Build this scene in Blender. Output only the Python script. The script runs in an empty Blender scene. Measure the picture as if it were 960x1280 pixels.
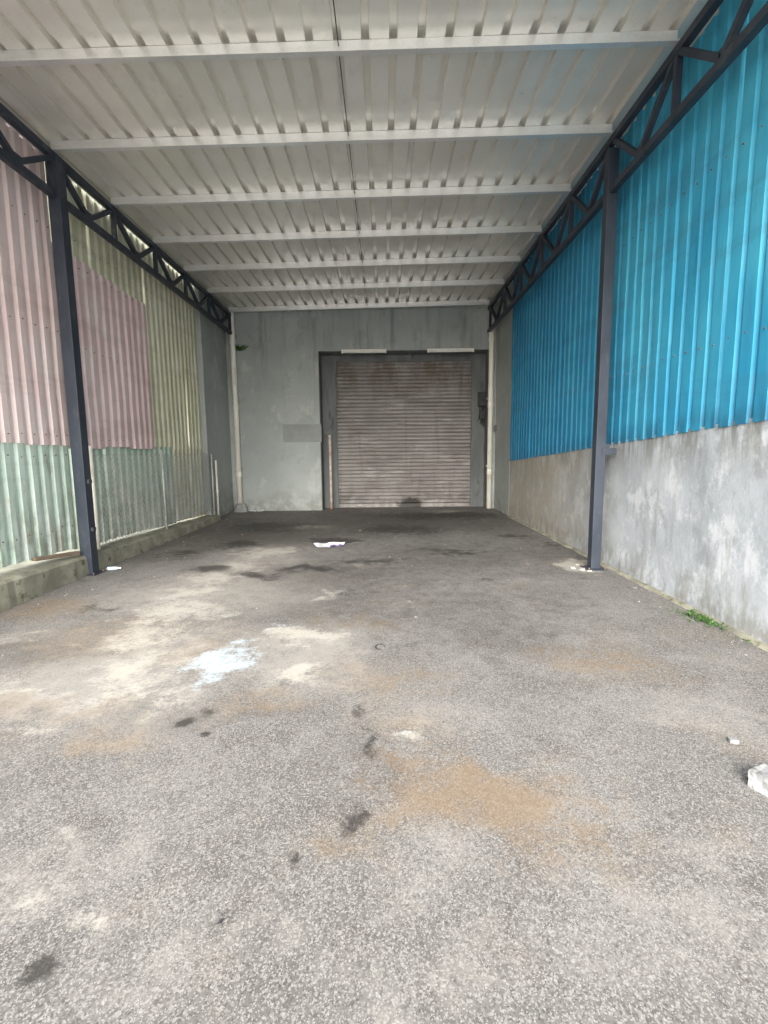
import bpy, math, random
import numpy as np
from mathutils import Vector, Matrix, noise as mnoise
random.seed(7)
SC = bpy.context.scene
COL = SC.collection
R = math.radians

# ------------------------------------------------------------------ camera
FPX = 600.0; TH = R(7.125); RO = R(0.6); CAMZ = 1.5
Fw = Vector((0, math.cos(TH), -math.sin(TH)))
R0 = Vector((1, 0, 0)); U0 = Vector((0, math.sin(TH), math.cos(TH)))
Rv = math.cos(RO)*R0 - math.sin(RO)*U0
Uv = math.sin(RO)*R0 + math.cos(RO)*U0
CP = Vector((0, 0, CAMZ))
def ray(px, py): return Fw + Rv*((px-480)/FPX) + Uv*((640-py)/FPX)
def at_z(px, py, z=0.0):
    d = ray(px, py); return CP + d*((z-CAMZ)/d.z)
def at_x(px, py, x):
    d = ray(px, py); return CP + d*(x/d.x)
def at_y(px, py, y):
    d = ray(px, py); return CP + d*(y/d.y)
cam = bpy.data.cameras.new('camera'); co = bpy.data.objects.new('camera', cam); COL.objects.link(co)
m = Matrix.Identity(4)
for i in range(3):
    m[i][0] = Rv[i]; m[i][1] = Uv[i]; m[i][2] = -Fw[i]; m[i][3] = CP[i]
co.matrix_world = m
cam.sensor_fit = 'HORIZONTAL'; cam.sensor_width = 36; cam.lens = 36*FPX/960
cam.clip_start = 0.05; cam.clip_end = 2000
SC.camera = co

# ------------------------------------------------------------------ light
SC.view_settings.view_transform = 'Standard'; SC.view_settings.look = 'None'; SC.view_settings.exposure = 0
w = bpy.data.worlds.new("World"); SC.world = w; w.use_nodes = True
nt = w.node_tree; bg = nt.nodes['Background']
sky = nt.nodes.new('ShaderNodeTexSky'); sky.sky_type = 'NISHITA'; sky.sun_disc = False
sky.sun_elevation = R(30); sky.sun_rotation = R(188); sky.dust_density = 4.0; sky.air_density = 1.0
hs = nt.nodes.new('ShaderNodeHueSaturation'); hs.inputs['Saturation'].default_value = 0.3
nt.links.new(sky.outputs[0], hs.inputs['Color']); nt.links.new(hs.outputs[0], bg.inputs[0])
bg.inputs[1].default_value = 0.66
sl = bpy.data.lights.new('sun', 'SUN'); sl.energy = 2.9; sl.angle = R(36); sl.color = (1, .975, .94)
so = bpy.data.objects.new('sun', sl); COL.objects.link(so)
so.rotation_euler = (R(90-30), 0, R(-8)); so.location = (0, -5, 12)

# ------------------------------------------------------------------ node helpers
class G:
    def __init__(s, name, rough=.7, metal=0.0):
        s.m = bpy.data.materials.new(name); s.m.use_nodes = True
        s.t = s.m.node_tree; s.b = s.t.nodes['Principled BSDF']
        s.b.inputs['Roughness'].default_value = rough; s.b.inputs['Metallic'].default_value = metal
        s.geo = s.t.nodes.new('ShaderNodeNewGeometry'); s.P = s.geo.outputs['Position']
    def n(s, k): return s.t.nodes.new(k)
    def l(s, a, b): s.t.links.new(a, b)
    def val(s, sock, v):
        if isinstance(v, bpy.types.NodeSocket): s.l(v, sock)
        elif isinstance(v, (tuple, list)) and len(v) == 3 and sock.type == 'RGBA': sock.default_value = (*v, 1)
        else: sock.default_value = v
    def pos(s, sc=(1, 1, 1), off=(0, 0, 0)):
        a = s.n('ShaderNodeMapping'); s.l(s.P, a.inputs[0]); a.inputs['Scale'].default_value = sc; a.inputs['Location'].default_value = off
        return a.outputs[0]
    def noise(s, scale=1, detail=4, rough=.55, sc=(1, 1, 1), off=(0, 0, 0), dist=0):
        a = s.n('ShaderNodeTexNoise'); s.l(s.pos(sc, off), a.inputs['Vector'])
        a.inputs['Scale'].default_value = scale; a.inputs['Detail'].default_value = detail
        a.inputs['Roughness'].default_value = rough; a.inputs['Distortion'].default_value = dist
        return a.outputs[0]
    def vor(s, scale, feature='F1', out='Color', sc=(1, 1, 1)):
        a = s.n('ShaderNodeTexVoronoi'); a.feature = feature; s.l(s.pos(sc), a.inputs['Vector']); a.inputs['Scale'].default_value = scale
        return a.outputs[out]
    def math(s, op, a, b=0.0, c=None):
        x = s.n('ShaderNodeMath'); x.operation = op; s.val(x.inputs[0], a); s.val(x.inputs[1], b)
        if c is not None: s.val(x.inputs[2], c)
        return x.outputs[0]
    def step(s, v, lo, hi, a=0.0, b=1.0):
        x = s.n('ShaderNodeMapRange'); x.interpolation_type = 'SMOOTHSTEP'
        s.val(x.inputs[0], v); x.inputs[1].default_value = lo; x.inputs[2].default_value = hi
        x.inputs[3].default_value = a; x.inputs[4].default_value = b
        return x.outputs[0]
    def mix(s, f, a, b, mode='MIX'):
        x = s.n('ShaderNodeMix'); x.data_type = 'RGBA'; x.blend_type = mode
        s.val(x.inputs[0], f); s.val(x.inputs[6], a); s.val(x.inputs[7], b)
        return x.outputs[2]
    def dot(s, v):
        x = s.n('ShaderNodeVectorMath'); x.operation = 'DOT_PRODUCT'; s.l(s.P, x.inputs[0]); x.inputs[1].default_value = v
        return x.outputs['Value']
    def sep(s, v):
        x = s.n('ShaderNodeSeparateColor'); s.l(v, x.inputs[0]); return x.outputs
    def col(s, c): s.val(s.b.inputs['Base Color'], c)
    def rough(s, r): s.val(s.b.inputs['Roughness'], r)
    def bump(s, h, st=.3, d=.01):
        x = s.n('ShaderNodeBump'); x.inputs['Strength'].default_value = st; x.inputs['Distance'].default_value = d
        s.l(h, x.inputs['Height']); s.l(x.outputs[0], s.b.inputs['Normal'])

def simple(name, c1, c2, scale=6, rough=.7, metal=0, c3=None, sc=(1, 1, 1), bump=.1):
    g = G(name, rough, metal)
    f = g.step(g.noise(scale, 5, .6, sc), .35, .65)
    c = g.mix(f, c1, c2)
    if c3: c = g.mix(g.step(g.noise(scale*2.3, 6, .65, sc, (5, 3, 1)), .55, .68), c, c3)
    g.col(c); g.bump(g.noise(scale*12, 3), bump, .005)
    return g.m

def sheet_mat(name, base, faded, dirt, dirt_amt=.6, extra=None, rough=.5):
    g = G(name, rough)
    c = g.mix(g.step(g.noise(1.1, 5, .6, (1, 1, .45)), .35, .68), base, faded)
    c = g.mix(g.step(g.noise(6, 5, .65, (1, 1, .06), (9, 2, 2)), .5, .72, 0, .5), c, faded)
    c = g.mix(g.step(g.noise(1.6, 6, .65, (1, .25, 2.2), (2, 7, 2)), .5, .66, 0, .35), c, dirt)   # faint horizontal weathering
    st = g.step(g.noise(9, 5, .65, (1, 1, .07)), .5, .75)
    c = g.mix(g.math('MULTIPLY', st, dirt_amt), c, dirt)
    sp = g.step(g.noise(26, 5, .7, (1, 1, .4), (3, 1, 8)), .62, .72)
    c = g.mix(g.math('MULTIPLY', sp, .4), c, dirt)
    if extra: c = extra(g, c)
    g.col(c); g.rough(g.step(g.noise(5, 4), .3, .7, rough-.05, rough+.18))
    g.bump(g.noise(3, 3, .5), .2, .02)
    return g.m

# ------------------------------------------------------------------ materials
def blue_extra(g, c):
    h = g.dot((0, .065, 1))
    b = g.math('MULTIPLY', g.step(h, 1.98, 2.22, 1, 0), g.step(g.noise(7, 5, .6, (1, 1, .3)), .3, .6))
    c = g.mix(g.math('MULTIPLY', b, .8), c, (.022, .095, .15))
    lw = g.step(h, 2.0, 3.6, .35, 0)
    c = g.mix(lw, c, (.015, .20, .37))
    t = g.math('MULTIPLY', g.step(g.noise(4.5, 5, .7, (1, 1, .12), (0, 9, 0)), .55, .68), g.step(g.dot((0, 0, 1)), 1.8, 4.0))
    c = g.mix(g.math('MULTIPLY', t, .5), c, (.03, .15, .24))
    return g.mix(g.step(g.dot((0, 1, 0)), 4.5, 8.5, 0, .6), c, (.010, .165, .34))  # deeper blue with distance: dimmer light at the far end painted into the colour
M = {}
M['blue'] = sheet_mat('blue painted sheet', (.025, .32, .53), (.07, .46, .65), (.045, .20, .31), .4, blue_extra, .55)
def low_grime(g, c):
    b = g.math('MULTIPLY', g.step(g.dot((0, 0, 1)), .25, 1.4, 1, 0), g.step(g.noise(6, 6, .7, (1, 1, .4)), .38, .6))
    c = g.mix(g.math('MULTIPLY', b, .65), c, (.24, .20, .13))
    ch = g.math('MULTIPLY', g.step(g.dot((0, 0, 1)), .9, 1.7, 1, 0), g.step(g.noise(5, 6, .7, (1, 1, .35), (4, 4, 4)), .47, .6))
    c = g.mix(g.math('MULTIPLY', ch, .5), c, (.76, .79, .76))
    fd = g.step(g.noise(1.9, 7, .7, (1, 1, .6), (14, 4, 4)), .52, .64)
    c = g.mix(g.math('MULTIPLY', fd, .4), c, (.80, .76, .72))
    sm = g.math('MULTIPLY', g.step(g.noise(8, 6, .7, (1, 1, .3), (8, 2, 9)), .57, .69), g.step(g.dot((0, 0, 1)), 1.2, 2.4, 1, .35))
    return g.mix(g.math('MULTIPLY', sm, .5), c, (.36, .26, .18))
M['pink'] = sheet_mat('faded pink sheet', (.74, .56, .55), (.84, .72, .70), (.52, .40, .37), .4, low_grime, .6)
M['rose'] = sheet_mat('dull rose sheet', (.64, .48, .48), (.75, .61, .60), (.46, .35, .33), .4, low_grime, .6)
M['mint'] = sheet_mat('faded mint sheet', (.50, .68, .57), (.66, .79, .70), (.33, .42, .36), .55, low_grime, .6)
M['olive'] = sheet_mat('cream green sheet', (.60, .60, .43), (.72, .71, .55), (.38, .36, .24), .5, low_grime, .6)
M['teal'] = sheet_mat('grey green sheet', (.42, .56, .47), (.58, .68, .57), (.28, .32, .25), .6, low_grime, .6)

def roof_mat():
    g = G('underside of roof sheet', .3, .35)
    c = g.mix(g.step(g.noise(.9, 5, .6), .35, .65), (.80, .77, .71), (.88, .86, .80))
    c = g.mix(g.step(g.noise(5, 6, .7, (1, .5, 1)), .55, .72, 0, .25), c, (.55, .50, .43))
    c = g.mix(g.step(g.noise(17, 6, .7), .64, .71, 0, .4), c, (.36, .29, .23))
    g.col(c); return g.m
M['roof'] = roof_mat()
def galv():
    g = G('galvanised steel', .3, .65)
    v = g.vor(70, 'F1', 'Color')
    c = g.mix(g.sep(v)[0], (.88, .885, .88), (.94, .945, .94))
    c = g.mix(g.step(g.noise(1.6, 5, .6, (.6, 1, 3)), .48, .7, 0, .3), c, (.6, .59, .56))
    g.col(c); return g.m
M['galv'] = galv()
M['steel'] = simple('dark slate paint', (.024, .032, .048), (.038, .048, .067), 4, .55, 0, (.060, .067, .075), (1, 1, .4))
def backwall():
    g = G('grey painted render', .85)
    c = g.mix(g.step(g.noise(.8, 5, .55), .33, .67), (.335, .365, .35), (.41, .44, .425))
    c = g.mix(g.step(g.noise(1.8, 7, .68, (1, 1, .6), (7, 2, 3)), .54, .64, 0, .5), c, (.52, .54, .51))
    c = g.mix(g.step(g.noise(2.3, 7, .68, (1, 1, .9), (3, 12, 3)), .56, .64, 0, .4), c, (.27, .29, .275))
    st = g.math('MULTIPLY', g.step(g.noise(5, 6, .65, (1, 1, .09)), .5, .7), g.step(g.dot((0, 0, 1)), 2.0, 5.0))
    c = g.mix(g.math('MULTIPLY', st, .55), c, (.16, .165, .15))
    lo = g.math('MULTIPLY', g.step(g.dot((0, 0, 1)), 0, .7, 1, 0), g.step(g.noise(5, 6, .65), .37, .6))
    c = g.mix(g.math('MULTIPLY', lo, .6), c, (.18, .17, .13))
    g.col(c); g.bump(g.noise(30, 5), .2, .006); return g.m
M['back'] = backwall()
M['patch'] = simple('darker repaint', (.26, .28, .27), (.30, .315, .305), 5, .85)
M['reveal'] = simple('dark grey reveal', (.12, .13, .13), (.18, .19, .185), 3, .85, 0, (.08, .08, .075), (1, 1, .2))
def concrete_right():
    g = G('stained concrete wall', .85)
    c = g.mix(g.step(g.noise(1.2, 6, .6), .37, .63), (.38, .42, .45), (.52, .56, .59))
    c = g.mix(g.step(g.noise(3.0, 8, .72, (1, 1, .8), (4, 4, 4)), .50, .62, 0, .7), c, (.69, .725, .75))
    c = g.mix(g.step(g.noise(2.4, 8, .72, (1, 1, .65), (1, 8, 4)), .53, .66, 0, .65), c, (.28, .30, .315))
    c = g.mix(g.step(g.noise(9, 7, .7, (1, 1, .12), (6, 8, 4)), .53, .70, 0, .5), c, (.30, .30, .28))
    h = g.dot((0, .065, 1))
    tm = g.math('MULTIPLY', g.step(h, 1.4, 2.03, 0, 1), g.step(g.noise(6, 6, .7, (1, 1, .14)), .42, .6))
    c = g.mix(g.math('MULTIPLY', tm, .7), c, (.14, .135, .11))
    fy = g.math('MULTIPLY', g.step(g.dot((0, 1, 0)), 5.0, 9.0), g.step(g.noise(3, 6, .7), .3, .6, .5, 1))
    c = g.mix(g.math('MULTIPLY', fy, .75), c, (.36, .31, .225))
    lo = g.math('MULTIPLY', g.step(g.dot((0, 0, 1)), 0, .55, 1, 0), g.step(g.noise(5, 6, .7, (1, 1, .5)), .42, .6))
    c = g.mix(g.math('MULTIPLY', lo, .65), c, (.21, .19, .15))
    g.col(c); g.bump(g.noise(16, 7, .7), .38, .013); return g.m
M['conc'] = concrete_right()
M['kerb'] = simple('mossy kerb concrete', (.20, .195, .15), (.32, .31, .24), 3.5, .9, 0, (.10, .105, .06), (1, 1, 1), .5)
def shutter():
    g = G('weathered shutter slats', .55, .1)
    c = g.mix(g.step(g.noise(1.2, 6, .65), .35, .65), (.25, .235, .222), (.34, .322, .307))
    c = g.mix(g.step(g.noise(2.0, 7, .7, (.5, 1, 1.4), (2, 0, 3)), .54, .64, 0, .6), c, (.49, .48, .465))
    c = g.mix(g.step(g.noise(9, 6, .7, (.15, 1, 1)), .48, .68, 0, .5), c, (.14, .12, .10))
    c = g.mix(g.step(g.noise(7, 6, .7, (1, 1, .1), (3, 3, 3)), .52, .7, 0, .5), c, (.15, .115, .09))
    hi = g.math('MULTIPLY', g.step(g.dot((0, 0, 1)), 2.7, 3.7), g.step(g.noise(3, 6, .7, (1, 1, .4)), .42, .6))
    c = g.mix(g.math('MULTIPLY', hi, .6), c, (.15, .10, .07))
    lo = g.math('MULTIPLY', g.step(g.dot((0, 0, 1)), 0, .9, 1, 0), g.step(g.noise(4, 6, .65), .42, .62))
    c = g.mix(g.math('MULTIPLY', lo, .5), c, (.12, .10, .085))
    d = g.n('ShaderNodeVectorMath'); d.operation = 'DISTANCE'; g.l(g.pos((.6, 1, 1)), d.inputs[0]); d.inputs[1].default_value = (.42, 13.05, .06)
    c = g.mix(g.step(g.math('ADD', d.outputs['Value'], g.math('MULTIPLY', g.noise(8, 5), .35)), .30, .44, .9, 0), c, (.02, .017, .015))
    g.col(c); return g.m
M['shutter'] = shutter()
M['pvc'] = simple('yellowed white pipe', (.84, .81, .71), (.90, .88, .80), 3, .45, 0, (.70, .65, .53), (1, 1, .3))
M['black'] = simple('black plastic', (.015, .015, .015), (.03, .03, .03), 8, .5)
M['white'] = simple('white enamel', (.78, .76, .68), (.85, .83, .76), 8, .4, 0, (.66, .63, .54))
M['tube'] = simple('unlit lamp tube', (.82, .82, .78), (.88, .88, .84), 8, .25)
M['wire'] = simple('old fence wire', (.42, .44, .42), (.56, .58, .54), 20, .6, .2)
M['rust'] = simple('rusty steel', (.14, .07, .04), (.24, .15, .10), 14, .85, .1)
M['redwhite'] = simple('flaked red and white paint', (.68, .65, .60), (.50, .30, .25), 5, .7, 0, None, (1, 1, 1.5))
M['stone'] = simple('broken concrete', (.20, .205, .205), (.31, .315, .31), 14, .9, 0, (.13, .125, .12), (1, 1, 1), .6)
M['plaster'] = simple('white plaster crumbs', (.46, .46, .44), (.60, .60, .58), 14, .9, 0, None, (1, 1, 1), .6)
M['pebble'] = simple('loose grit', (.13, .12, .105), (.27, .255, .23), 3, .9)
M['paper'] = simple('paper', (.66, .67, .70), (.74, .74, .76), 12, .7)
M['print'] = simple('purple print', (.10, .06, .20), (.22, .17, .34), 30, .6)
M['leaf'] = simple('weed leaf', (.04, .10, .022), (.08, .17, .04), 25, .7)
M['dry'] = simple('dry leaf', (.10, .07, .045), (.18, .13, .085), 30, .8)
M['rubber'] = simple('flattened rubber', (.02, .022, .026), (.05, .052, .06), 20, .7)
M['bluepl'] = simple('pale blue plastic', (.35, .55, .75), (.6, .7, .8), 20, .3)
M['wood'] = simple('old timber', (.14, .10, .07), (.22, .17, .12), 10, .9, 0, None, (1, .2, 1))
M['bounce'] = simple('pale bounce surface', (.40, .39, .36), (.50, .48, .45), 1.5, .9)  # pale tone chosen to bounce light in under the canopy

def ground_mat():
    g = G('worn asphalt with exposed aggregate', .92)
    a = g.n('ShaderNodeAttribute'); a.attribute_name = 'stain_a'; A = g.sep(a.outputs['Color'])
    b = g.n('ShaderNodeAttribute'); b.attribute_name = 'stain_b'; B = g.sep(b.outputs['Color'])
    n1 = g.noise(1.7, 9, .70); n2 = g.noise(7, 9, .74, (1, 1, 1), (3, 3, 3)); n3 = g.noise(38, 5, .75)
    base = g.mix(g.step(g.noise(.5, 6, .62), .33, .67), (.108, .102, .095), (.152, .145, .136))
    base = g.mix(g.step(n1, .44, .62, 0, .7), base, (.196, .187, .175))
    base = g.mix(g.step(g.noise(2.9, 9, .74, (1, 1, 1), (8, 1, 0)), .5, .64, 0, .6), base, (.078, .068, .060))
    base = g.mix(g.step(n2, .5, .68, 0, .5), base, (.084, .075, .068))
    base = g.mix(g.step(g.noise(1.3, 8, .72, (1, 1, 1), (18, 5, 0)), .54, .66, 0, .35), base, (.19, .15, .105))
    v = g.sep(g.vor(135)); v2 = g.sep(g.vor(270))
    base = g.mix(g.step(v[0], .0, .5, .6, 0), base, (.052, .049, .047))
    base = g.mix(g.step(v[1], .60, 1, 0, .65), base, (.295, .285, .262))
    base = g.mix(g.step(v2[2], .75, 1, 0, .6), base, (.38, .365, .34))
    base = g.mix(g.step(v2[0], .8, 1, 0, .6), base, (.042, .039, .038))
    def sm(ch, lo, hi, mx, k=1.7):
        t = g.math('ADD', ch, g.math('MULTIPLY', g.math('SUBTRACT', n2, .5), k))
        t = g.math('ADD', t, g.math('MULTIPLY', g.math('SUBTRACT', n3, .5), 1.1))
        return g.math('MULTIPLY', g.step(t, lo, hi, 0, mx), g.step(ch, .05, .35))
    base = g.mix(sm(B[1], .1, .9, .6), base, (.042, .033, .027))
    base = g.mix(sm(B[0], .1, .95, .58), base, (.215, .145, .078))
    base = g.mix(sm(B[2], .1, .9, .65), base, (.31, .293, .265))
    base = g.mix(sm(A[1], .22, .85, .75), base, (.42, .40, .35))
    base = g.mix(sm(A[2], .28, .8, .8), base, (.41, .48, .52))
    base = g.mix(sm(A[0], .25, .8, .85), base, (.022, .019, .017))
    g.col(base)
    h = g.math('ADD', g.math('MULTIPLY', v[1], .6), g.math('MULTIPLY', n2, 1.2))
    g.bump(h, .5, .005)
    g.rough(g.step(B[1], 0, 1, .92, .62))
    return g.m
M['ground'] = ground_mat()

# ------------------------------------------------------------------ mesh helpers
WL = {}
class MB:
    def __init__(s): s.v = []; s.f = []; s.mi = []
    def add(s, vs, fs, mi=0):
        o = len(s.v); s.v += [tuple(v) for v in vs]
        for f in fs: s.f.append([o+i for i in f]); s.mi.append(mi)
        return s
    def box(s, x0, y0, z0, x1, y1, z1, mi=0):
        vs = [(x0, y0, z0), (x1, y0, z0), (x1, y1, z0), (x0, y1, z0), (x0, y0, z1), (x1, y0, z1), (x1, y1, z1), (x0, y1, z1)]
        return s.add(vs, [(0, 3, 2, 1), (4, 5, 6, 7), (0, 1, 5, 4), (1, 2, 6, 5), (2, 3, 7, 6), (3, 0, 4, 7)], mi)
    def prism(s, poly, p0, ax, ay, dirv, mi=0, caps=True):
        n = len(poly); p0 = Vector(p0); ax = Vector(ax); ay = Vector(ay); d = Vector(dirv)
        A = [p0+ax*a+ay*b for a, b in poly]; B = [q+d for q in A]
        fs = [(i, (i+1) % n, n+(i+1) % n, n+i) for i in range(n)]
        if caps: fs += [tuple(range(n))[::-1], tuple(range(n, 2*n))]
        return s.add(A+B, fs, mi)
    def beam(s, p, q, w, h, up=(0, 0, 1), mi=0):
        p = Vector(p); q = Vector(q); d = (q-p).normalized(); u = Vector(up)
        a = d.cross(u).normalized(); b = a.cross(d).normalized()
        return s.prism([(-w/2, -h/2), (w/2, -h/2), (w/2, h/2), (-w/2, h/2)], p, a, b, q-p, mi)
    def tube(s, pts, r, n=8, mi=0, caps=True):
        pts = [Vector(p) for p in pts]; rings = []
        pa = None
        for i, p in enumerate(pts):
            d = (pts[min(i+1, len(pts)-1)]-pts[max(i-1, 0)]).normalized()
            ref = Vector((0, 0, 1)) if abs(d.z) < .9 else Vector((0, 1, 0))
            a = d.cross(ref).normalized() if pa is None else (pa - d*pa.dot(d)).normalized()
            pa = a; b = d.cross(a)
            rr = r[i] if isinstance(r, (list, tuple)) else r
            rings.append([p+a*math.cos(2*math.pi*k/n)*rr+b*math.sin(2*math.pi*k/n)*rr for k in range(n)])
        vs = [q for rg in rings for q in rg]; fs = []
        for i in range(len(pts)-1):
            for k in range(n): fs.append((i*n+k, i*n+(k+1) % n, (i+1)*n+(k+1) % n, (i+1)*n+k))
        if caps: fs += [tuple(range(n))[::-1], tuple((len(pts)-1)*n+k for k in range(n))]
        return s.add(vs, fs, mi)
    def build(s, name, mats, parent=None, smooth=False, bevel=0, label=None, origin=None):
        if not isinstance(mats, list): mats = [mats]
        V = np.array(s.v); o = Vector(((V[:, 0].min()+V[:, 0].max())/2, (V[:, 1].min()+V[:, 1].max())/2, V[:, 2].min())) if origin is None else Vector(origin)
        me = bpy.data.meshes.new(name); me.from_pydata([(v[0]-o.x, v[1]-o.y, v[2]-o.z) for v in s.v], [], s.f)
        for mt in mats: me.materials.append(mt)
        me.polygons.foreach_set('material_index', s.mi)
        if smooth: me.polygons.foreach_set('use_smooth', [True]*len(me.polygons))
        me.update()
        ob = bpy.data.objects.new(name, me); COL.objects.link(ob)
        ob.location = o; WL[ob.name] = o
        if parent is not None:
            ob.parent = parent; ob.location = o-WL[parent.name]
        if bevel:
            b = ob.modifiers.new('bevel', 'BEVEL'); b.width = bevel; b.segments = 2; b.limit_method = 'ANGLE'
        if label: ob['label'] = label
        return ob
def thing(name, label, cat, loc, group=None):
    o = bpy.data.objects.new(name, None); COL.objects.link(o); o.location = loc; o.empty_display_size = .2
    WL[o.name] = Vector(loc); o['label'] = label; o['category'] = cat
    if group: o['group'] = group
    return o
def tag(o, label, cat, group=None, kind=None):
    o['label'] = label; o['category'] = cat
    if group: o['group'] = group
    if kind: o['kind'] = kind
    return o

# ------------------------------------------------------------------ ground
xs = sorted(set([-400, -150, -60, -25, -12, -7, -5, -4.3] + [round(-4+i*.03, 3) for i in range(240)] + [3.5, 5, 8, 14, 30, 80, 200, 400]))
ys = sorted(set([-400, -150, -60, -20, -8, -3, -1, 0] + [round(.5+i*.03, 3) for i in range(425)] + [14, 16, 20, 30, 60, 150, 400]))
X, Y = np.meshgrid(np.array(xs), np.array(ys))
nx, ny = len(xs), len(ys)
SA = np.zeros((ny, nx, 4)); SB = np.zeros((ny, nx, 4)); SA[..., 3] = 1; SB[..., 3] = 1
WX = X.copy(); WY = Y.copy()                              # ragged outlines: warp the lookup position
for j in range(ny):
    for i in range(nx):
        x, y = X[j, i], Y[j, i]
        if -4.2 < x < 3.3 and .4 < y < 13.3:
            a = mnoise.noise_vector(Vector((x*1.6, y*1.6, 1))); b = mnoise.noise_vector(Vector((x*5.5, y*5.5, 7))); c = mnoise.noise_vector(Vector((x*15, y*15, 3)))
            WX[j, i] = x+.26*a.x+.16*b.x+.07*c.x; WY[j, i] = y+.26*a.y+.16*b.y+.07*c.y
def stain(arr, ch, px, py, hw, hh, amt=1.0):
    c = at_z(px, py); rx = max(.03, abs(at_z(px+hw, py).x-c.x)); ry = max(.035, (at_z(px, py-hh).y-at_z(px, py+hh).y)/2)
    cy = (at_z(px, py-hh).y+at_z(px, py+hh).y)/2
    k = min(1.0, (rx+ry)/.4)
    xx = X+(WX-X)*k; yy = Y+(WY-Y)*k
    d2 = ((xx-c.x)/rx)**2+((yy-cy)/ry)**2
    arr[..., ch] = np.maximum(arr[..., ch], amt*np.exp(-d2*.7))
for q in [(375, 803, 46, 10, .85), (368, 847, 34, 14, 1.0), (175, 838, 54, 26, .75), (150, 868, 70, 20, .65), (240, 742, 42, 10, .8), (205, 768, 64, 15, .8), (335, 690, 38, 6, .95), (298, 708, 28, 8, .9), (180, 795, 60, 13, .75), (60, 850, 60, 9, .55), (726, 709, 22, 6, 1.1), (510, 916, 22, 8, .7), (100, 1165, 60, 25, .45), (404, 742, 8, 10, .65), (20, 915, 30, 6, .55), (560, 640, 20, 2, .7), (370, 660, 34, 3, .85), (40, 800, 40, 8, .45), (270, 725, 38, 7, .75), (450, 705, 20, 3, .5), (30, 1140, 40, 24, .4), (70, 1050, 20, 20, .35)]:
    stain(SA, 1, *q)
for q in [(277, 832, 32, 14, .9), (305, 807, 18, 4, .65), (258, 848, 18, 8, .7), (350, 790, 18, 7, .45), (508, 914, 15, 5, .5)]: stain(SA, 2, *q)
for q in [(222, 904, 11, 5, 1.1), (440, 1012, 18, 16, .85), (372, 1073, 8, 8, .95), (38, 1217, 32, 13, .9), (253, 917, 4, 4, .9), (340, 660, 50, 7, .95), (380, 710, 36, 4, .9), (263, 712, 30, 6, .95), (500, 662, 60, 6, .8), (550, 645, 90, 5, .8), (420, 676, 30, 4, .85), (300, 680, 26, 5, .9), (560, 690, 38, 5, .65), (470, 700, 42, 4, .7), (475, 808, 6, 3, .6), (463, 935, 6, 26, .75), (455, 890, 4, 16, .65), (640, 670, 20, 4, .7), (320, 720, 28, 5, .8), (700, 680, 24, 4, .6), (250, 890, 16, 8, .55), (230, 690, 24, 6, .7), (120, 760, 28, 5, .6), (430, 740, 30, 5, .5), (610, 730, 30, 5, .45)]: stain(SA, 0, *q)
for q in [(600, 985, 130, 50, 1.0), (520, 1010, 90, 28, .75), (250, 820, 50, 24, .75), (25, 868, 60, 16, 1.0), (470, 840, 80, 26, .6), (690, 1050, 80, 38, .5), (760, 830, 80, 28, .55), (330, 885, 90, 16, .6), (60, 760, 60, 14, .7), (110, 930, 60, 20, .65), (520, 900, 70, 22, .55), (150, 800, 100, 24, .65), (90, 885, 70, 14, .75), (440, 780, 60, 14, .45)]: stain(SB, 0, *q)
for q in [(330, 668, 120, 20, 1), (480, 655, 190, 15, .9), (420, 720, 180, 26, .65), (560, 700, 140, 24, .6), (620, 645, 80, 6, .85), (330, 900, 70, 14, .5), (690, 700, 80, 26, .55), (480, 760, 250, 36, .5), (630, 800, 110, 34, .5), (60, 815, 70, 16, .65), (450, 960, 60, 55, .4), (180, 900, 120, 16, .5), (230, 690, 50, 16, .75), (700, 760, 80, 26, .45)]: stain(SB, 1, *q)
for q in [(140, 850, 140, 60, .9), (370, 830, 100, 38, .8), (500, 1200, 500, 80, .40), (60, 1120, 130, 70, .5), (850, 1100, 160, 70, .45), (250, 745, 120, 32, .75), (530, 890, 90, 24, .5), (850, 900, 90, 34, .45), (330, 700, 60, 20, .65), (560, 1080, 160, 60, .35)]: stain(SB, 2, *q)
V = np.stack([X, Y, np.zeros_like(X)], -1).reshape(-1, 3)
idx = np.arange(nx*ny).reshape(ny, nx)
F = np.stack([idx[:-1, :-1], idx[:-1, 1:], idx[1:, 1:], idx[1:, :-1]], -1).reshape(-1, 4)
me = bpy.data.meshes.new('ground'); me.from_pydata(V.tolist(), [], F.tolist())
for nm, arr in (('stain_a', SA), ('stain_b', SB)):
    at = me.attributes.new(nm, 'FLOAT_COLOR', 'POINT'); at.data.foreach_set('color', arr.reshape(-1).astype(np.float32))
me.materials.append(M['ground']); gd = bpy.data.objects.new('ground', me); COL.objects.link(gd)
gd['kind'] = 'structure'; gd['label'] = 'worn speckled asphalt yard floor with stains'
ap = MB().add([(-40, -40, .004), (40, -40, .004), (40, -.6, .004), (-40, -.6, .004)], [(0, 1, 2, 3)]).build('bounce_apron', M['bounce'])  # unseen pale surface added behind the camera, reflects light into the bay
ap['kind'] = 'structure'

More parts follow.
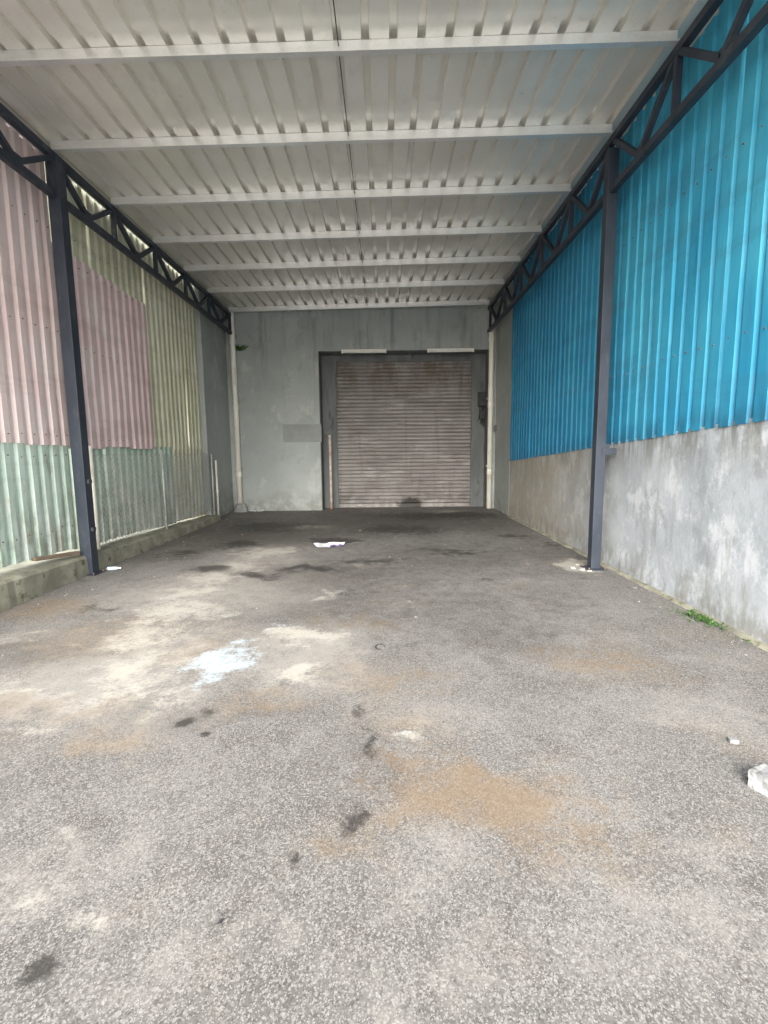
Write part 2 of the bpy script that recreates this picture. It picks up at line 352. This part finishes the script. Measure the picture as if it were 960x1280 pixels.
# ------------------------------------------------------------------ canopy
XL, XR = -3.74, 2.66
YB = 12.44; YF = -.35
PURL = [-.2, 1.04, 2.27, 3.51, 4.73, 5.95, 7.17, 8.40, 9.62, 10.86, 12.28]
PH = .125
def roofz(x): return 5.0+.018*x
can = thing('canopy', 'steel canopy with ribbed sheet roof on dark trusses and two posts over the yard', 'canopy', (0, 6, 0))
def ribprof(x0, x1, pitch, amp):
    pts = []; x = x0
    while x < x1-1e-6:
        for a, h in ((0, 0), (.66, 0), (.69, amp), (.93, amp), (.96, 0)):
            xx = x+a*pitch
            if xx <= x1+1e-6: pts.append((xx, h))
        x += pitch
    pts.append((x1, 0)); return pts
nb = 7; RX0, RX1 = -4.02, 2.885; ww = (RX1-RX0)/nb; YR = 12.497
for i in range(nb):
    x0 = RX0+i*ww; prof = ribprof(x0, x0+ww+.012, ww/4, .055)
    b = MB(); NR = 20; rows = [YF + (YR-YF)*k/NR for k in range(NR+1)]
    vs = []
    for y in rows:
        for (x, h) in prof:
            vs.append((x, y, roofz(x)+PH+h+.002*(i % 2)+.003*mnoise.noise(Vector((x*1.3, y*1.1, 3)))))
    n = len(prof)
    b.add(vs, [(r*n+k, r*n+k+1, (r+1)*n+k+1, (r+1)*n+k) for r in range(NR) for k in range(n-1)])
    b.build('roof_sheet', M['roof'], can)
b = MB(); b.box(RX0, 12.46, roofz(0)+.03, RX1, 12.496, roofz(0)+.26); b.build('wall_flashing', M['back'], can)
for k, y in enumerate(PURL):
    b = MB(); t = .004; H = PH
    prof = [(-.055, 0), (-.055, .018), (-.051, .018), (-.051, t), (0, t), (0, H-t), (0, H), (.055, H), (.055, H-.016), (.051, H-.016), (.051, H-t), (t, H-t), (t, 0)]
    x0, x1 = XL-.02, XR-.02
    p0 = Vector((x0, y, roofz(x0)-.002)); p1 = Vector((x1, y, roofz(x1)-.002))
    b.prism(prof, p0, (0, 1, 0), (0, 0, 1), p1-p0)
    b.build('purlin', M['galv'], can)
for a, bb in zip(PURL[:-1], PURL[1:]):
    MB().tube([(-.36, a+.01, roofz(0)+.05), (-.36, bb-.005, roofz(0)+.07)], .005, 6).build('sag_rod', M['steel'], can)
def truss(x):
    ztop = roofz(x)-.005; zb = 4.42; c = .074
    t0 = MB(); t0.beam((x, YF, ztop-c/2), (x, YB, ztop-c/2), c, c)
    top = t0.build('truss', M['steel'], can, bevel=.004)
    MB().beam((x, YF, zb+c/2), (x, YB, zb+c/2), c, c).build('lower_chord', M['steel'], top, bevel=.004)
    for k, y in enumerate(PURL):
        if abs(y-5.97) > .2: MB().beam((x, y, zb+c), (x, y, ztop-c), .055, .055, (0, 1, 0)).build('web_post', M['steel'], top)
    for a, bb in zip(PURL[:-1], PURL[1:]):
        mid = (a+bb)/2
        MB().beam((x, a+.05, ztop-c), (x, mid, zb+c), .055, .055, (1, 0, 0)).build('web_diagonal', M['steel'], top)
        MB().beam((x, bb-.05, ztop-c), (x, mid, zb+c), .055, .055, (1, 0, 0)).build('web_diagonal', M['steel'], top)
        g = MB(); g.box(x-.006, mid-.09, zb+c-.02, x+.006, mid+.09, zb+c+.09); g.build('gusset', M['steel'], top)
truss(XL); truss(XR)
def column(x, sx, h):
    y = 5.97; c = MB()
    c.box(x-h, y-h, .012, x+h, y+h, 4.90)
    cc = c.build('column', M['steel'], can, bevel=.006)
    MB().box(x-.12, y-.12, .001, x+.12, y+.12, .014).build('base_plate', M['steel'], cc)
    for dx in (-.1, .1):
        for dy in (-.1, .1): MB().tube([(x+dx, y+dy, .012), (x+dx, y+dy, .035)], .011, 6).build('anchor_bolt', M['rust'], cc)
    if sx > 0:
        br = MB(); br.box(x+h, y-.05, 1.46, 2.84, y+.04, 1.50); br.box(x+h, y-.05, 1.50, x+h+.05, y+.04, 1.57); br.box(x+.01, y-h-.012, 1.44, x+h+.12, y-h-.002, 1.52)
        br.build('wall_bracket', M['steel'], cc)
    else:
        for z in (.55, 1.15): MB().box(x+h, y-.03, z, x+h+.03, y+.03, z+.05).build('lug', M['steel'], cc)
column(XL, -1, .070); column(XR, 1, .060)

# ------------------------------------------------------------------ corrugated sheet walls
def cprof(y0, y1, pitch, amp, w):
    pts = []; y = y0
    while y < y1-1e-6:
        for a, h in w:
            yy = y+a*pitch
            if yy <= y1+1e-6: pts.append((yy, h*amp))
        y += pitch
    pts.append((y1, 0)); return pts
def sheet(Xp, sgn, y0, y1, zb0, zb1, zt, mat, parent, seed, label=None, pitch=.19, amp=.03, w=((0, 0), (.34, 0), (.46, 1), (.88, 1)), screws=(), jag=.02, name='metal_sheet'):
    pr = cprof(y0, y1+.01, pitch, amp, w); n = len(pr); rows = 14; b = MB(); rn = random.Random(seed)
    tilt = rn.uniform(-.008, .008); jb = rn.uniform(-jag, jag)
    vs = []
    for r in range(rows+1):
        f = r/rows
        for (y, h) in pr:
            zb = zb0+(zb1-zb0)*(y-y0)/(y1-y0)+jb
            z = zb+(zt-zb)*f
            vs.append((Xp+sgn*h+tilt*(f-.5)+.012*mnoise.noise(Vector((seed*3.1, y*1.8, z*.9))), y+.006*mnoise.noise(Vector((y, z*2, 5+seed))), z))
    b.add(vs, [(r*n+k, r*n+k+1, (r+1)*n+k+1, (r+1)*n+k) for r in range(rows) for k in range(n-1)])
    for z in screws:
        y = y0+pitch*.67
        while y < y1:
            zz = z+rn.uniform(-.015, .015)
            b.box(min(Xp+sgn*(amp+.008), Xp+sgn*(amp-.004)), y-.006, zz-.006, max(Xp+sgn*(amp+.008), Xp+sgn*(amp-.004)), y+.006, zz+.006, 1)
            y += pitch
    return b.build(name, [mat, M['rust']], parent, label=label)
def wt(y): return 1.965-.061*y
rb = thing('blue_cladding', 'tall bright blue corrugated sheet cladding above the concrete wall on the right', 'cladding', (2.9, 6.5, 1.5))
wd = .76; y = 1.9; k = 0
while y < 11.0:
    y1 = min(y+wd, 11.0)
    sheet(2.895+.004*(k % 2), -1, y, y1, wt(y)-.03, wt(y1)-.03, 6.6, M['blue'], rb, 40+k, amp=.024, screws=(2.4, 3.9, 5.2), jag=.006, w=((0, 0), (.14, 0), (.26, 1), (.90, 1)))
    y = y1; k += 1
cw = thing('concrete_wall', 'low stained grey concrete wall along the right under the blue cladding', 'wall', (3.0, 6.5, 0))
b = MB(); rows = 10; cols = 60; vs = []
for r in range(rows+1):
    for c in range(cols+1):
        yy = 1.8+(11.0-1.8)*c/cols; z = wt(yy)*r/rows
        vs.append((2.885+.008*mnoise.noise(Vector((yy*1.2, z*1.5, 2))), yy, z))
n = cols+1
b.add(vs, [(r*n+k, (r+1)*n+k, (r+1)*n+k+1, r*n+k+1) for r in range(rows) for k in range(cols)])
b.add([(2.885, 1.8, wt(1.8)), (3.1, 1.8, wt(1.8)), (3.1, 11, wt(11)), (2.885, 11, wt(11)), (2.885, 1.8, 0), (3.1, 1.8, 0), (3.1, 11, 0)], [(0, 3, 2, 1), (0, 1, 5, 4), (1, 2, 6, 5)])
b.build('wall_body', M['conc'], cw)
st = MB(); vs = []
N = 90
for c in range(N+1):
    yy = 1.8+9.2*c/N; e = .05+.04*mnoise.noise(Vector((yy*3, 1, 1)))+.02*mnoise.noise(Vector((yy*11, 1, 1)))
    vs += [(2.90, yy, .03), (2.885-e*.5, yy, .022), (2.885-e, yy, -.002)]
st.add(vs, [(3*c+j, 3*c+j+1, 3*c+4+j, 3*c+3+j) for c in range(N) for j in range(2)])
st.build('mortar_fillet', M['kerb'], cw)
lb = thing('patchwork_cladding', 'patchwork of faded pink, mint and olive corrugated sheets along the left side', 'cladding', (-4.05, 6.5, .2))
def kb(y): return max(.1, .36-.03*(y-4.5))
y = 2.4; k = 0
while y < 6.15:
    y1 = y+.76 if y+.76 < 5.9 else 6.2
    sheet(-4.06, 1, y, y1, kb(y)-.03, kb(y1)-.03, 1.72, M['mint'], lb, 80+k, 'faded mint lower sheet', screws=(.6, 1.5))
    sheet(-4.025-.004*(k % 2), 1, y, y1, 1.64, 1.64, 5.7, M['pink'], lb, 90+k, 'pale pink upper sheet', screws=(1.75, 3.0, 4.2))
    y = y1; k += 1
y = 6.2; k = 0
while y < 10.8:
    y1 = min(y+.77, 10.82)
    sheet(-4.06-.004*(k % 2), 1, y, y1, 1.62, 1.62, 5.7, M['olive'], lb, 110+k, 'yellow green upper sheet', screws=(3.0, 4.3))
    sheet(-4.075, 1, y, y1, kb(y)-.03, kb(y1)-.03, 1.70, M['teal'] if k < 4 else M['olive'], lb, 120+k, 'grey green lower sheet', screws=(.7,))
    if y < 8.4:
        sheet(-4.015-.004*(k % 2), 1, y-.03, min(y1, 8.75), 1.6, 1.6, 4.07-.03*k, M['rose'], lb, 130+k, 'dull rose patch sheet', screws=(1.72, 2.9, 3.95), jag=.03)
    y = y1; k += 1
kb_ = MB(); vs = []; N = 90
for c in range(N+1):
    yy = 1.5+(10.85-1.5)*c/N; h = max(.1, .285-.028*(yy-4.5)); e = .014*mnoise.noise(Vector((yy*2.3, 0, 0)))+.01*mnoise.noise(Vector((yy*9, 0, 0)))
    vs += [(-3.72+e, yy, 0), (-3.73+e*1.4, yy, h*.9), (-3.76+e, yy, h+e*.8), (-4.3, yy, h+.01+e)]
kb_.add(vs, [(4*c+j, 4*c+4+j, 4*c+5+j, 4*c+1+j) for c in range(N) for j in range(3)])
kb_.add([(-3.72, 1.5, 0), (-4.3, 1.5, 0), (-4.3, 1.5, .37), (-3.755, 1.5, .37)], [(0, 3, 2, 1)])
tag(kb_.build('kerb', M['kerb']), 'low mossy concrete kerb below the patchwork sheets on the left', 'kerb')

# ------------------------------------------------------------------ warehouse
wh = thing('warehouse', 'grey rendered warehouse end wall with a recessed roller shutter doorway', 'building', (.5, 12.5, 0))
OX0, OX1, OZ = -1.62, 2.72, 4.04; SX0, SX1, SZ = -1.29, 2.41, 3.86; YW = 12.5; YS = 13.0
b = MB()
b.box(-6, YW, 0, OX0, 13.3, 8); b.box(OX1, YW, 0, 6, 13.3, 8); b.box(OX0, YW, OZ, OX1, 13.3, 8)
b.build('front_wall', M['back'], wh)
MB().box(-6, 13.3, 0, -5.8, 22, 8).build('side_wall', M['back'], wh)
MB().box(5.8, 13.3, 0, 6, 22, 8).build('side_wall', M['back'], wh)
MB().box(-6, 22, 0, 6, 22.2, 8).build('rear_wall', M['back'], wh)
MB().box(-6.1, 12.4, 8, 6.1, 22.3, 8.15).build('flat_roof', M['patch'], wh)
b = MB(); b.box(OX0+.002, YS, 0, SX0, YS+.2, OZ-.002); b.box(SX1, YS, 0, OX1-.002, YS+.2, OZ-.002); b.box(SX0, YS, SZ, SX1, YS+.2, OZ-.002)
b.build('door_surround', M['reveal'], wh)
b = MB(); b.box(OX0+.001, YW+.002, .001, OX0+.012, YS, OZ-.001); b.box(OX1-.012, YW+.002, .001, OX1-.001, YS, OZ-.001); b.box(OX0+.012, YW+.002, OZ-.012, OX1-.012, YS, OZ-.001)
b.build('door_reveal', M['reveal'], wh)
b = MB(); ns = 38
prof = []
for i in range(ns):
    z0 = .09+(SZ-.09)*i/ns; p = (SZ-.09)/ns
    for a, d in ((0, .0), (.02, .065), (.20, .065), (.24, .004), (.38, -.020), (.55, -.028), (.75, -.018), (.95, .0)):
        prof.append((z0+a*p, YS+.05+d))
prof.append((SZ, YS+.05))
cols = 12; vs = []
for c in range(cols+1):
    x = SX0+(SX1-SX0)*c/cols
    for z, yy in prof: vs.append((x, yy+.012*mnoise.noise(Vector((x*1.2, z*1.3, 9))), z+.004*mnoise.noise(Vector((x, z*2, 4)))))
n = len(prof)
b.add(vs, [(c*n+k, (c+1)*n+k, (c+1)*n+k+1, c*n+k+1) for c in range(cols) for k in range(n-1)])
sh = b.build('roller_shutter', M['shutter'], wh, label='dirty brownish grey slatted steel shutter')
MB().box(SX0+.03, YS+.02, .004, SX1-.03, YS+.075, .10).build('bottom_bar', M['shutter'], sh, bevel=.004)
for x in (SX0, SX1-.07):
    MB().box(x, YS-.03, .002, x+.07, YS+.02, SZ).build('guide_rail', M['reveal'], sh, bevel=.004)
MB().box(SX0+.001, YS+.17, .001, SX1-.001, YS+.19, SZ).build('backing', M['black'], sh)
p0 = at_y(354, 553, YW); p1 = at_y(402, 530, YW)
MB().box(p0.x, YW-.003, p0.z, p1.x-.01, YW+.01, p1.z).build('repainted_patch', M['patch'], wh, label='darker repainted rectangle on the wall')
b = MB(); b.box(-4.6, 10.83, 0, -3.93, 12.495, 7.9)
tag(b.build('return_wall', M['back'], bevel=.01), 'narrow grey side wall between the olive sheets and the left drainpipe', 'wall')
b = MB(); b.box(2.88, 11.02, 0, 3.5, 12.495, 7.9)
tag(b.build('return_wall', M['back'], bevel=.01), 'narrow grey side wall between the blue cladding and the right drainpipe', 'wall')

# ------------------------------------------------------------------ drainpipes
def pipe(x, label, base):
    t = thing('drainpipe', label, 'drainpipe', (x, 12.40, 0)); y = 12.38; r = .062
    MB().tube([(x, y, .02), (x, y, 4.80), (x+.0, y-.01, 4.9), (x, y-.015, 4.97)], r, 14).build('pipe', M['pvc'], t, smooth=True)
    for z in (.9, 2.6, 4.2):
        MB().tube([(x, y, z), (x, y, z+.12)], r+.009, 14).build('coupling', M['pvc'], t, smooth=False)
        MB().box(x-.085, y-.012, z+.2, x+.085, YW-.001, z+.235).build('clamp', M['wire'], t)
    if base:
        b = MB(); N = 12; vs = []
        for j, (rr, z) in enumerate(((.19, 0), (.18, .09), (.14, .18), (.08, .22))):
            for k in range(N):
                a = 2*math.pi*k/N; q = rr*(1+.18*mnoise.noise(Vector((k*.8, j, 1))))
                vs.append((x+.02+q*math.cos(a), y-.04+q*math.sin(a)*.7, z))
        b.add(vs, [(j*N+k, j*N+(k+1) % N, (j+1)*N+(k+1) % N, (j+1)*N+k) for j in range(3) for k in range(N)]+[tuple(36+k for k in range(12))])
        b.build('concrete_foot', M['stone'], t)
pipe(-3.72, 'cream drainpipe at the left end of the grey wall, set in a concrete foot', True)
pipe(2.72, 'cream drainpipe at the right edge of the shutter doorway', False)
q = at_x(273, 640, -3.88)
t = thing('thin_pipe', 'short thin pale pipe standing against the narrow side wall on the left', 'pipe', (-3.88, q.y, .05))
MB().tube([(-3.88, q.y, .05), (-3.88, q.y, 1.35)], .025, 10).build('pipe', M['pvc'], t, smooth=True)
MB().tube([(-3.88, q.y, .6), (-3.88, q.y, .66)], .033, 10).build('coupling', M['pvc'], t)

# ------------------------------------------------------------------ strip lamps above the door
def lamp(x0, x1, label):
    z = OZ-.065; y = YW-.05
    t = thing('strip_lamp', label, 'lamp', ((x0+x1)/2, y, z), 'strip lamps over the shutter')
    MB().box(x0, y-.01, z+.03, x1, YW-.001, z+.085).build('housing', M['white'], t, bevel=.004)
    MB().tube([(x0+.04, y-.015, z+.010), (x1-.04, y-.015, z+.010)], .019, 10).build('lamp_tube', M['tube'], t, smooth=True)
    for x in (x0, x1-.04): MB().box(x, y-.036, z-.012, x+.04, y+.01, z+.03).build('end_cap', M['white'], t)
a, c = at_y(427, 441, YW), at_y(483, 441, YW); lamp(a.x, c.x, 'unlit white strip lamp over the shutter, nearer the left drainpipe')
a, c = at_y(534, 440, YW), at_y(592, 440, YW); lamp(a.x, c.x, 'unlit white strip lamp over the shutter, nearer the right drainpipe')

# electrical gear right of shutter
q = at_y(602, 507, YS-.02)
t = thing('switch_box', 'black switch box with hanging cables right of the shutter', 'switch box', (q.x, YS-.02, q.z))
MB().box(q.x-.11, YS-.15, q.z-.02, q.x+.10, YS-.002, q.z+.34).build('box', M['black'], t, bevel=.01)
MB().box(q.x-.09, YS-.162, q.z+.02, q.x+.04, YS-.151, q.z+.2).build('cover', M['rubber'], t, bevel=.004)
MB().box(q.x-.06, YS-.12, q.z-.34, q.x+.09, YS-.002, q.z-.12).build('socket', M['black'], t, bevel=.01)
for k in range(4):
    xx = q.x-.07+k*.05
    MB().tube([(xx, YS-.09, q.z), (xx+.03*math.sin(k*2), YS-.13, q.z-.2), (xx-.03, YS-.1, q.z-.42-.05*k), (xx+.03, YS-.08, q.z-.2+.02*k)], .009, 6).build('cable', M['black'], t, smooth=True)
q = at_x(620, 535, 2.87)
t = thing('meter_box', 'small grey box with a conduit on the narrow side wall at right', 'box', (2.87, q.y, q.z))
MB().box(2.82, q.y-.05, q.z-.09, 2.879, q.y+.05, q.z+.07).build('box', M['reveal'], t, bevel=.008)
MB().tube([(2.85, q.y, q.z+.07), (2.85, q.y, q.z+1.1)], .012, 8).build('conduit', M['wire'], t, smooth=True)
q = at_y(411, 632, 12.62)
t = thing('guard_post', 'thin whitish guard post with faded red bands left of the shutter', 'post', (q.x+.06, 12.7, 0))
MB().tube([(q.x+.06, 12.7, .01), (q.x+.06, 12.7, 1.95)], .032, 10).build('post', M['redwhite'], t, smooth=True)
MB().box(q.x-.02, 12.62, .001, q.x+.14, 12.78, .012).build('base_plate', M['rust'], t)

# ------------------------------------------------------------------ chain-link fence
FX = -3.9
t = thing('chain_link_fence', 'old chain link fence in front of the lower sheets on the left', 'fence', (FX, 8.4, .2))
b = MB(); y0, y1 = 6.32, 10.8; z0, z1 = .26, 1.5; s = .085
def clipline(ya, dirn):
    yb = ya+dirn*(z1-z0); a0, a1 = (ya, z0), (yb, z1)
    def cl(pt, o):
        y, z = pt
        if y < y0: return (y0, z+(y0-y)*dirn)
        if y > y1: return (y1, z+(y1-y)*dirn)
        return pt
    return cl(a0, a1), cl(a1, a0)
for dirn, off in ((1, 0), (-1, .006)):
    ya = y0-(z1-z0)-s if dirn > 0 else y0
    while ya < (y1 if dirn > 0 else y1+(z1-z0)):
        (ca, cb) = clipline(ya, dirn)
        if z0-1e-6 <= ca[1] <= z1 and z0 <= cb[1] <= z1+1e-6 and abs(ca[0]-cb[0]) > .02:
            pts = [Vector((FX+off+.012*mnoise.noise(Vector((ca[0]+(cb[0]-ca[0])*f, f, 1))), ca[0]+(cb[0]-ca[0])*f, ca[1]+(cb[1]-ca[1])*f)) for f in (0, .33, .66, 1)]
            b.tube(pts, .004, 4, caps=False)
        ya += s
b.build('wire_mesh', M['wire'], t)
for z in (z0, z1): MB().tube([(FX+.01, y0, z), (FX+.01, y1, z)], .005, 6).build('line_wire', M['wire'], t)
for px, zt, rr in ((119, 1.62, .028), (207, 1.58, .018), (268, 1.5, .018)):
    yy = at_x(px, 640, FX+.03).y
    MB().tube([(FX+.03, yy, .12), (FX+.03, yy, zt)], rr, 10).build('post', M['pvc'] if px == 119 else M['wire'], t, smooth=True)
b = MB(); b.beam((-3.95, 5.3, .34), (-3.80, 5.85, .30), .07, .04); tag(b.build('timber_offcut', M['wood'], bevel=.004), 'short grey timber offcut lying on the kerb beside the left post', 'timber')

# ------------------------------------------------------------------ litter, stones, weeds
def rock(name, c, r, sq, seed, mat, label, cat, group=None):
    import bmesh
    bm = bmesh.new(); bmesh.ops.create_cube(bm, size=2)
    bmesh.ops.subdivide_edges(bm, edges=bm.edges[:], cuts=7, use_grid_fill=True)
    for v in bm.verts:
        p = v.co.copy(); p = p.lerp(p.normalized()*1.25, .12)
        p += p.normalized()*(.30*mnoise.noise(p*.8+Vector((seed, 0, 0)))+.05*mnoise.noise(p*5+Vector((seed, 2, 0))))
        v.co = Vector((p.x*r*sq[0]+p.z*r*.12, p.y*r*sq[1], (p.z+.95)*r*sq[2]))
    me = bpy.data.meshes.new(name); bm.to_mesh(me); bm.free(); me.materials.append(mat)
    o = bpy.data.objects.new(name, me); COL.objects.link(o); o.location = (c.x, c.y, -.004); o.rotation_euler = (0, 0, seed*1.3)
    tag(o, label, cat, group); return o
q = at_z(957, 984); rock('broken_block', q, .055, (1.1, .8, .72), .35, M['stone'], 'pale broken concrete chunk at the right edge of the floor', 'rubble')
q = at_z(917, 928); rock('stone_chip', q, .018, (1.2, .8, .7), 2.2, M['stone'], 'small pale stone chip beside the broken concrete chunk', 'stone')
for i, (px, py, r, sd) in enumerate(((716, 710, .022, 1.1), (728, 712, .026, 3.3), (737, 714, .016, 5.2), (722, 706, .013, 7.7))):
    rock('plaster_crumb', at_z(px, py), r, (1.5, 1.1, .4), sd, M['plaster'], 'white crumb of plaster lying at the foot of the right canopy post', 'rubble', 'plaster crumbs at the foot of the right post')

def paper(name, px, py, sx, sy, rot, label, seed, printed=False):
    c = at_z(px, py); b = MB(); n = 9; vs = []
    for i in range(n):
        for j in range(n):
            u, v = (i/(n-1)-.5), (j/(n-1)-.5)
            h = .05*abs(mnoise.noise(Vector((u*4.1+seed, v*4.1, seed))))+.03*max(0, u*v*2)+.004
            x = u*sx*(1+.3*v); y = v*sy*(1-.4*u)
            vs.append((c.x+x*math.cos(rot)-y*math.sin(rot), c.y+x*math.sin(rot)+y*math.cos(rot), h))
    for i in range(n-1):
        for j in range(n-1):
            mi = 1 if printed and 4 <= i <= 7 and j in (0, 1, 2) else 0
            b.f.append([i*n+j, (i+1)*n+j, (i+1)*n+j+1, i*n+j+1]); b.mi.append(mi)
    b.v = vs
    return tag(b.build(name, [M['paper'], M['print']]), label, 'litter')
paper('paper_sheet', 412, 682, .46, .34, .15, 'crumpled white and purple paper lying in the middle of the floor', 1, True)
paper('paper_scrap', 320, 639, .40, .32, .1, 'white paper scrap on the floor beside the left drainpipe foot', 4)
c = at_z(141, 713)
t = thing('plastic_bottle', 'small pale blue crushed bottle beside the left canopy post', 'bottle', (c.x, c.y, 0))
d = Vector((.14, .03, 0)); p = Vector((c.x-.07, c.y, .024))
MB().tube([p, p+d*.1, p+d*.75, p+d*1.0], [.020, .025, .022, .010], 10).build('body', M['bluepl'], t, smooth=True)
MB().tube([p+d*1.0, p+d*1.15], .011, 8).build('cap', M['white'], t)
c = at_z(475, 809); tag(MB().tube([(c.x+.035*math.cos(a*.7), c.y+.05*math.sin(a*.7), .005) for a in range(8)], .004, 6).build('rubber_ring', M['rubber'], smooth=True), 'small open black rubber ring lying on the middle of the floor', 'litter')
for (px, py, lab) in ((253, 918, 'tiny dark leaf left of the tan stain on the near floor'), (277, 1153, 'thin dark leaf lying on the near floor')):
    c = at_z(px, py); b = MB(); b.add([(c.x-.014, c.y-.010, .003), (c.x, c.y-.008, .007), (c.x+.012, c.y+.012, .004), (c.x-.004, c.y+.006, .006)], [(0, 1, 2, 3)])
    tag(b.build('dead_leaf', M['rubber']), lab, 'leaf')
def pebs(name, n, place, rmin, rmax, mat, label, seed):
    rn = random.Random(seed); b = MB()
    for _ in range(n):
        x, y = place(rn); r = rmin+(rmax-rmin)*rn.random()**3; a0 = rn.uniform(0, 6)
        vs = [(x+r*math.cos(a0+k*1.257)*rn.uniform(.6, 1.3), y+r*math.sin(a0+k*1.257)*rn.uniform(.6, 1.3), 0) for k in range(5)]
        vs += [(v[0]*.5+x*.5, v[1]*.5+y*.5, r*rn.uniform(.3, .7)) for v in vs]
        b.add(vs, [(k, (k+1) % 5, 5+(k+1) % 5, 5+k) for k in range(5)]+[(5, 6, 7, 8, 9)])
    return tag(b.build(name, mat), label, 'grit', kind='stuff')
pebs('grit', 1700, lambda r: ((2.84-abs(r.gauss(0, .13)), r.uniform(2, 12)) if r.random() < .4 else ((-3.70+abs(r.gauss(0, .3)), r.uniform(3.5, 12)) if r.random() < .55 else (r.gauss(-1.3, 1.5), 3.0+9*r.random()))), .003, .013, M['pebble'], 'loose pale grit scattered over the floor and along its edges', 3)
pebs('leaf_litter', 340, lambda r: ((r.uniform(-3.5, 2.7), 12.45-abs(r.gauss(0, .3))) if r.random() < .5 else (r.uniform(-3.6, 2.8), r.uniform(6, 12.3))), .008, .024, M['dry'], 'dark leaf litter and crumbs near the shutter', 5)
def grass(c, n, h, label, spread, seed, leafy=False):
    rn = random.Random(seed); t = thing('weed', label, 'plant', c)
    lf = MB()
    for i in range(n):
        x = c[0]+rn.gauss(0, spread[0]*.5); y = c[1]+rn.gauss(0, spread[1]*.5); x = min(x, 2.87)
        hh = h*rn.uniform(.35, 1); a = rn.uniform(0, 6.28); ln = rn.uniform(.2, 1.1)
        d = Vector((math.cos(a)*ln, math.sin(a)*ln, 1)).normalized()*hh; sd = Vector((-math.sin(a), math.cos(a), 0))*rn.uniform(.0015, .004)
        p = Vector((x, y, c[2])); m_ = p+d*.6; e = p+d*.95+Vector((math.cos(a), math.sin(a), -.5))*hh*.25
        lf.add([p-sd, p+sd, m_+sd*.8, e, m_-sd*.8], [(0, 1, 2, 3, 4)])
        if leafy and i % 3 == 0:
            for k in range(5):
                q = p+d*(.3+.7*k/5); dd = Vector((rn.uniform(-1, 1), rn.uniform(-1, 1), rn.uniform(-.1, .7))).normalized()
                L = rn.uniform(.02, .04); s_ = dd.cross(Vector((0, 0, 1))).normalized()*L*.25
                lf.add([q, q+dd*L*.5+s_, q+dd*L, q+dd*L*.5-s_], [(0, 1, 2, 3)])
    lf.build('leaves', M['leaf'], t)
q = at_z(882, 777); grass((q.x, q.y, 0), 110, .055, 'small sparse green grass tuft at the foot of the concrete wall', (.08, .20), 2, True)
q = at_z(850, 765); grass((q.x-.02, q.y, 0), 36, .035, 'faint low grass just behind the green tuft by the concrete wall', (.07, .2), 9)
q = at_z(940, 803); grass((2.82, q.y, 0), 16, .05, 'sparse grass blades nearest the camera at the foot of the concrete wall', (.04, .12), 4)
q = at_y(299, 433, 12.4); grass((q.x+.01, 12.42, q.z-.1), 36, .22, 'small green plant growing on the wall high beside the left drainpipe', (.08, .06), 5, True)
